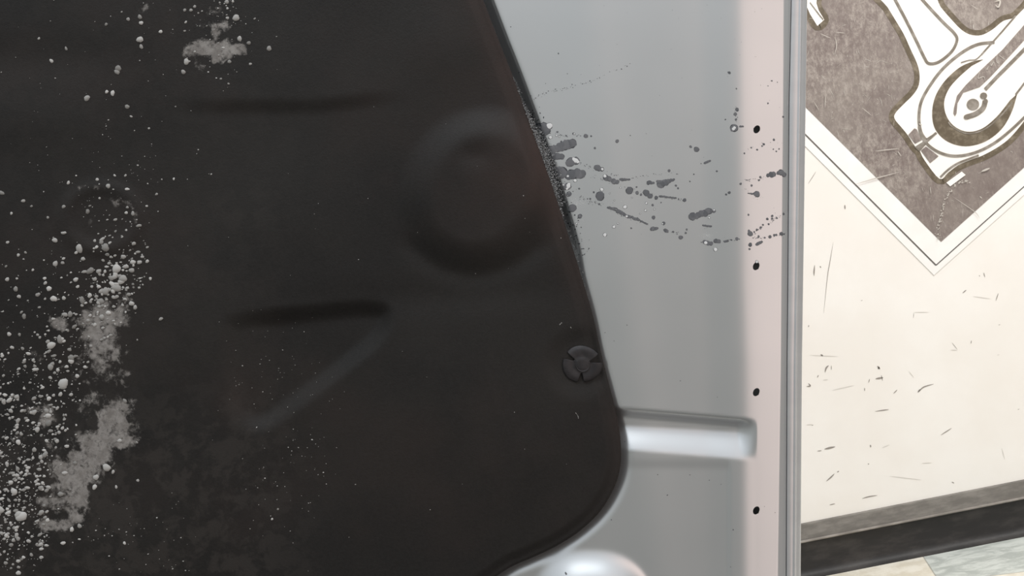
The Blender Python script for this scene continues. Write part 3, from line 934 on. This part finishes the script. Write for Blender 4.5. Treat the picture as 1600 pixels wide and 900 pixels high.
# right boundary of the dense zone leans: list of (y, xmax)
def xmax(y): return float(np.interp(y, [290, 330, 420, 480, 560, 640, 700, 760, 840, 900], [215, 245, 235, 215, 150, 115, 90, 80, 85, 60]))
for _ in range(1150):
    y = 300 + 590 * random.random() ** 0.75
    x = xmax(y) * (random.random() ** (1.1 if y > 540 else 0.62))
    if y > 850 and random.random() < 0.6: continue
    if y < 400 and random.random() < 0.45: continue
    r = 0.5 + 2.4 * random.random() ** 3.2
    sp.add(x, y, r * U(0.9, 1.7), r, U(-0.7, 0.1), 0.5, 7, 0.14)
scatter(110, lambda: random.gauss(185, 24), lambda: random.gauss(435, 38), 0.8, 4.2, 1.8)
scatter(300, lambda: U(-170, 0), lambda: U(430, 880), 0.5, 3.6, 2.4)
scatter(90, lambda: U(0, 130), lambda: U(560, 850), 1.0, 4.0, 1.8)
scatter(90, lambda: random.gauss(345, 38), lambda: abs(random.gauss(50, 42)), 0.4, 1.7)
scatter(60, lambda: U(0, 330), lambda: U(0, 300), 0.35, 1.2, 3)
scatter(50, lambda: random.gauss(200, 60), lambda: random.gauss(270, 40), 0.4, 1.3, 3)
scatter(60, lambda: random.gauss(435, 40), lambda: random.gauss(570, 50), 0.35, 0.9, 3)
scatter(80, lambda: random.gauss(455, 45), lambda: random.gauss(740, 60), 0.35, 1.1, 3)
scatter(60, lambda: U(130, 300), lambda: U(780, 890), 0.4, 1.2, 3)
scatter(40, lambda: U(200, 900), lambda: U(150, 880), 0.35, 0.7)
q2 = []
for b_ in sp.q:
    if b_[0] > -200 and b_[1] > -60 and b_[1] < 930: q2.append(b_)
A = np.array([(b_[0], b_[1]) for b_ in q2]); ins = outward(A[:, 0], A[:, 1]) < -8
sp.q = [b_ for b_, k_ in zip(q2, ins) if k_]
sp.build('dried_splash', droplet.m, pad, pad_h, 0.15, kind='stuff', label='pale dried splashes scattered over the black felt')
lint = Blobs()
for pts in ([(899, 644), (902, 648), (903, 652)], [(874, 507), (877, 504)], [(891, 511), (892, 512)]):
    for (x, y) in spline(pts, 3): lint.add(x, y, 0.8, 0.5, 1, 0.6, 6)
lint.build('lint_fleck', droplet.m, pad, pad_h, 0.2, kind='stuff')

# ------------------------------------------------------------------ push-in retaining clip
CX, CY, CR = 909.0, 568.5, 31.0
NT, NRAD = 144, 14
notch = [(math.radians(150), 0.20, 14.0), (math.radians(19), 0.25, 12.5), (math.radians(266), 0.17, 15.0)]   # direction (y up), half-width, inner radius
v, f = [], []
ch = float(pad_h(CX, CY)) + 3.2
tops = []
for side_ in (0, 1):
    for ir in range(NRAD + 1):
        for it in range(NT):
            th = 2 * math.pi * it / NT
            Rm = CR * (1 + 0.03 * math.cos(3 * th + 0.5))
            for (ta, hw, ri) in notch:
                da = abs((th - ta + math.pi) % (2 * math.pi) - math.pi)
                # wedge opening outward, round at its inner end
                lim = ri if da < hw * 0.5 else (ri + (Rm - ri) * sm((da - hw * 0.5) / (hw * 0.62)) if da < hw * 1.12 else Rm)
                Rm = min(Rm, float(lim))
            r = Rm * ir / NRAD
            lobe = 0.5 - 0.5 * math.cos(3 * (th - math.radians(84)) + math.pi)
            hgt = 2.2 - 1.2 * sm((r - 8) / 5) + 0.9 * sm((r - 13) / 9) - 2.6 * sm((r - 24) / 9)
            up = math.sin(th) * r
            hgt -= 0.07 * max(up - 8, 0)
            if side_: hgt -= 1.6
            v.append(HP(CX + r * math.cos(th), CY - r * math.sin(th) * 0.92, ch + hgt))
off = (NRAD + 1) * NT
for s_ in (0, 1):
    for ir in range(NRAD):
        for it in range(NT):
            a = s_ * off + ir * NT + it; b = s_ * off + ir * NT + (it + 1) % NT
            c_ = a + NT; d_ = b + NT
            f.append((a, c_, d_, b) if s_ == 0 else (a, b, d_, c_))
for it in range(NT):
    a = NRAD * NT + it; b = NRAD * NT + (it + 1) % NT
    f.append((a, a + off, b + off, b))
clip = link_mesh('retaining_clip', v, f, clip_mat.m, pad, True, label='round black plastic clip with three notches', recalc=True)
v, f = [], []
for k_, (r, hh) in enumerate(((0.01, 1.2), (9.0, 1.5), (10.4, 2.6), (11.2, 2.2), (11.6, -2))):
    for it in range(40):
        th = 2 * math.pi * it / 40
        v.append(HP(CX + 1 + r * math.cos(th), CY + 1 - r * math.sin(th), ch + hh - 0.3 - 0.05 * r * math.sin(th)))
for k_ in range(4):
    for it in range(40):
        f.append((k_ * 40 + it, (k_ + 1) * 40 + it, (k_ + 1) * 40 + (it + 1) % 40, k_ * 40 + (it + 1) % 40))
link_mesh('clip_stud', v, f, clip_mat.m, pad, True, label='round centre of the plastic clip', recalc=True)

# ------------------------------------------------------------------ crust along the pad edge
v, f = [], []
def grain(x, y, h, r):
    b = len(v)
    pts_ = [(1, 0, 0), (-1, 0, 0), (0, 1, 0), (0, -1, 0), (0, 0, 1), (0, 0, -1)]
    for p in pts_:
        q = r * random.uniform(0.6, 1.4)
        v.append(HP(x + p[0] * q, y + p[1] * q, h + p[2] * q * 0.8))
    for t in ((0, 2, 4), (2, 1, 4), (1, 3, 4), (3, 0, 4), (2, 0, 5), (1, 2, 5), (3, 1, 5), (0, 3, 5)):
        f.append(tuple(b + i for i in t))
def edge_x(y): return float(np.interp(y, R[:, 1], R[:, 0]))
for _ in range(2600):
    y = random.triangular(160, 345, 235)
    w = 15 * math.sin(math.pi * (y - 160) / 185.0) + 1.5
    dd = abs(random.gauss(0, 0.5)) * w
    x = edge_x(y) + dd
    grain(x, y, 2.5 - 0.42 * dd + random.uniform(-2, 1), 0.45 + 0.9 * random.random() ** 2)
for _ in range(260):
    y = U(340, 470); x = edge_x(y) + abs(random.gauss(2, 2.5)); grain(x, y, U(-3, 1), U(0.25, 0.6))
for _ in range(150):
    y = U(120, 170); x = edge_x(y) + abs(random.gauss(1, 1.5)); grain(x, y, U(-1, 1.5), U(0.25, 0.7))
link_mesh('crumbled_edge', v, f, crust.m, pad, False, kind='stuff', label='grey crumbled felt and dirt along the pad edge')

# ------------------------------------------------------------------ paint damage on the inner panel


def P4(x, y): return (820 + x / 3.6, 160 + y / 3.6)


G, RIM, WH, DK = Blobs(), Blobs(), Blobs(), Blobs()


def blotch(x, y, r, x2=None, y2=None, r2=None, bl=None, f_=P4, rim=True):
    if x2 is None: x2, y2 = x, y
    if r2 is None: r2 = r
    L = math.hypot(x2 - x, y2 - y)
    n = max(1, int(L / (0.45 * max(r, 6))) + 1)
    seq = []
    for k_ in range(n):
        t = k_ / max(n - 1, 1)
        q = (r + (r2 - r) * t) * random.uniform(0.9, 1.2) / 3.6
        a, b = f_(x + (x2 - x) * t, y + (y2 - y) * t)
        if 0 < k_ < n - 1: a += random.gauss(0, 0.16) * q; b += random.gauss(0, 0.22) * q; q *= random.uniform(0.8, 1.15)
        seq.append((a, b, q))
    for (a, b, q) in seq:
        rt = random.uniform(0, 3)
        if rim: RIM.add(a, b, q + 0.35, q + 0.3, rt, 0.02, 14, 0.06)
        G.add(a, b, q, q * 0.95, rt, 0.03, 14, 0.11)


for a in [(110, 140, 34), (70, 135, 22, 120, 150, 28), (75, 200, 24, 105, 195, 14), (150, 262, 18, 268, 226, 22), (150, 300, 22, 208, 299, 15), (160, 300, 14), (258, 332, 24), (290, 325, 20),
          (205, 390, 32), (250, 405, 22, 325, 398, 20), (298, 385, 17), (250, 512, 13), (240, 470, 18), (270, 592, 19), (312, 638, 13), (425, 525, 21), (400, 362, 11, 436, 374, 10), (455, 418, 14, 478, 430, 12),
          (500, 440, 14, 520, 446, 11), (540, 432, 6, 590, 432, 4), (590, 495, 17), (633, 508, 9), (655, 518, 6), (684, 508, 18), (706, 526, 14), (740, 536, 9), (760, 528, 4, 850, 538, 3), (696, 452, 10, 725, 452, 5), (765, 460, 18, 795, 450, 15), (750, 445, 8), (795, 448, 12, 838, 434, 5),
          (345, 185, 11), (375, 186, 4), (521, 216, 8), (396, 254, 5), (932, 250, 6), (965, 265, 12), (898, 550, 8), (935, 645, 16, 985, 630, 13), (985, 630, 14, 1040, 612, 15), (1062, 614, 9),
          (468, 590, 4, 510, 600, 8), (510, 600, 9, 570, 635, 7), (575, 638, 6, 640, 660, 6), (640, 660, 3, 690, 684, 4), (725, 647, 9), (782, 680, 9), (715, 712, 9, 745, 708, 7), (790, 718, 8, 800, 726, 6), (835, 728, 5), (877, 760, 12), (905, 735, 4), (910, 715, 4),
          (1010, 786, 10, 1045, 795, 10), (1068, 780, 10, 1090, 785, 8), (1118, 783, 4, 1138, 781, 4), (1157, 775, 4), (1187, 769, 8), (1188, 45, 9), (1178, 70, 8), (1182, 100, 5), (1172, 148, 18), (1205, 140, 4, 1222, 140, 3),
          (1385, 408, 16, 1395, 405, 14), (1365, 412, 10), (1440, 395, 18), (1425, 398, 12), (1458, 407, 12), (1320, 423, 5), (1312, 440, 4), (1270, 470, 5), (1208, 461, 6), (1145, 510, 6), (1128, 520, 4), (1300, 518, 14), (1250, 514, 2, 1290, 518, 5), (1262, 740, 14), (1255, 725, 7),
          (1262, 802, 9), (1258, 826, 5), (1300, 800, 8, 1328, 785, 5), (1310, 755, 6), (1345, 762, 4), (1375, 757, 7), (1400, 748, 6), (1412, 746, 5), (1441, 740, 9), (1458, 741, 4), (1455, 628, 5), (1360, 657, 6), (1388, 640, 6), (1388, 655, 5), (1368, 686, 5), (1335, 690, 5), (1322, 705, 5), (1300, 718, 5), (1285, 730, 4), (1415, 652, 4),
          (1398, 212, 5), (1340, 238, 6), (1330, 248, 4), (1268, 258, 4), (1302, 269, 4), (1229, 290, 4), (1395, 265, 3), (1412, 277, 3), (1428, 263, 3), (1252, 634, 5), (1077, 389, 4), (1010, 342, 5, 1040, 330, 4), (990, 345, 2), (950, 405, 3), (928, 445, 3), (850, 468, 5), (862, 483, 5), (812, 384, 6), (720, 577, 6), (767, 563, 3), (630, 475, 4), (185, 160, 5), (207, 214, 4), (595, 184, 2), (1000, 692, 3, 1045, 698, 4), (600, 707, 4), (420, 570, 4), (355, 540, 3), (308, 482, 4), (390, 503, 4), (370, 540, 4), (275, 170, 5), (235, 182, 3), (1364, 8, 4), (1452, 82, 4), (1124, 100, 3),
          ]:
    if len(a) == 3: blotch(*a)
    else: blotch(*a[:5], r2=a[5])
# spray arcs of very fine spots
def arc(pts, n, w, r=(0.25, 0.8)):
    s = spline([P4(*p) for p in pts], 12)
    for _ in range(n):
        x, y = random.choice(s)
        q = U(*r) * random.random() ** 0.6 + 0.15
        G.add(x + random.gauss(0, w), y + random.gauss(0, w * 0.6), q * U(1, 1.6), q, U(-.5, .5), 0.03, 7, 0.15)
arc([(170, 170), (240, 180), (320, 185)], 26, 2.2)
arc([(330, 345), (440, 385), (560, 420), (700, 410), (860, 400)], 50, 2.4)
arc([(380, 410), (520, 460), (640, 500), (760, 530), (900, 548)], 70, 2.4)
arc([(260, 470), (330, 540), (420, 570), (560, 640), (700, 690), (860, 740)], 80, 2.2)
arc([(1240, 440), (1330, 430), (1400, 410)], 30, 2.0)
arc([(1230, 490), (1290, 535), (1340, 530)], 12, 1.5, (0.2, 0.5))
arc([(1270, 740), (1340, 700), (1460, 620)], 34, 1.6)
arc([(1280, 765), (1350, 762), (1460, 740)], 30, 1.4)
arc([(980, 790), (1060, 780), (1150, 778), (1200, 770)], 22, 1.4)
arc([(1240, 270), (1330, 240), (1440, 230)], 12, 2.5, (0.2, 0.5))
arc([(1180, 30), (1185, 90), (1178, 140)], 14, 1.2, (0.2, 0.6))
arc([(900, 740), (920, 720)], 6, 1.0)
def loose(lst):
    for x, y, r in lst: G.add(x, y, r, r * 0.85, U(0, 3), 0.03, 9, 0.12)
loose([(1138, 115, 2.6), (1149, 140, 1.4), (1205, 127, 1.4), (1199, 135, 0.9), (1214, 129, 0.9), (798, 38, 1.0), (873, 81, 1.3), (887, 113, 0.8), (853, 128, 0.7), (1144, 826, 1.2), (1180, 90, 0.4), (1193, 790, 0.6), (1210, 800, 0.7), (1063, 595, 0.8), (1120, 620, 0.6),
       (1028, 742, 0.9), (1078, 742, 0.8), (1108, 750, 0.9), (1126, 756, 0.7), (1043, 774, 1.2), (956, 814, 1.1), (884, 895, 2.0), (950, 606, 0.6), (1050, 656, 0.8), (978, 692, 0.9), (1140, 884, 0.7), (1178, 20, 0.5), (1189, 15, 0.5), (946, 520, 0.8), (960, 533, 0.7), (980, 508, 0.9), (811, 109, 1.1), (820, 150, 0.8)])
s = spline([(835, 150), (860, 142), (890, 134), (930, 124), (985, 98)], 12)
for _ in range(70):
    x, y = random.choice(s); q = U(0.25, 0.8) * random.random() + 0.2
    G.add(x + random.gauss(0, 2.5), y + random.gauss(0, 1.6), q * 1.3, q, -0.3, 0.03, 7, 0.15)
for _ in range(60):
    G.add(U(900, 1225), U(5, 400), U(0.2, 0.5), None, 0, 0.03, 6)
for x, y, r in [(140, 125, 17), (290, 323, 13), (278, 315, 10), (300, 330, 9), (247, 467, 12), (250, 458, 10), (285, 436, 9), (146, 190, 9), (240, 482, 7), (435, 488, 9), (438, 373, 7), (452, 412, 9), (565, 587, 10), (575, 640, 6), (503, 699, 8), (452, 744, 10), (685, 566, 6), (680, 607, 6),
                (1070, 828, 10), (1035, 650, 5), (1016, 790, 9), (1168, 153, 9), (1174, 146, 8), (245, 410, 8), (525, 680, 4), (220, 460, 5), (180, 180, 5), (195, 187, 4), (280, 172, 4), (292, 680, 4), (305, 668, 3), (730, 600, 4), (650, 625, 3), (480, 510, 3), (605, 535, 3), (540, 478, 4), (1062, 606, 5), (430, 520, 3), (505, 550, 3), (600, 655, 3), (775, 682, 4), (1300, 897, 8)]:
    a, b = P4(x, y); q = r / 3.6
    RIM.add(a, b, q + 0.5, q + 0.45, 0, 0.05, 14, 0.05)
    WH.add(a, b, q, q * 0.95, U(0, 3), 0.05, 14, 0.06)
for cx_, cy_, sx_, sy_, n in ((305, 560, 25, 13, 70), (1025, 750, 22, 8, 50), (560, 560, 60, 30, 25), (240, 490, 20, 20, 14), (300, 670, 30, 20, 14)):
    for _ in range(n):
        a, b = P4(random.gauss(cx_, sx_), random.gauss(cy_, sy_)); q = U(0.15, 0.5)
        WH.add(a, b, q, q, 0, 0.05, 7)
# sooty patches next to the pad
for x, y, r, r2 in ((60, 125, 30, 20), (75, 195, 34, 16), (100, 150, 24, 14), (110, 250, 22, 34), (130, 330, 30, 24), (150, 370, 18, 24), (120, 300, 20, 18), (40, 70, 12, 26), (165, 470, 14, 14), (180, 510, 14, 20), (200, 560, 12, 20), (90, 215, 22, 22), (150, 410, 14, 14)):
    a, b = P4(x, y); DK.add(a, b, r / 3.6, r2 / 3.6, U(-.3, .3), 0.02, 18, 0.12)
for _ in range(120):
    y = U(165, 400); x = edge_x(y) + 8 + abs(random.gauss(0, 10))
    DK.add(x, y, U(0.3, 1.5), U(0.3, 1.2), U(0, 3), 0.03, 8, 0.2)
RIM.build('chip_outline', chip_rim.m, panel, panel_h, 0.10, kind='stuff')
G.build('paint_blister', chip_grey.m, panel, panel_h, 0.22, kind='stuff', label='grey blistered paint spots')
DK.build('soot_patch', chip_dark.m, panel, panel_h, 0.16, kind='stuff')
WH.build('bare_spot', chip_white.m, panel, panel_h, 0.34, kind='stuff', label='small white bare spots')
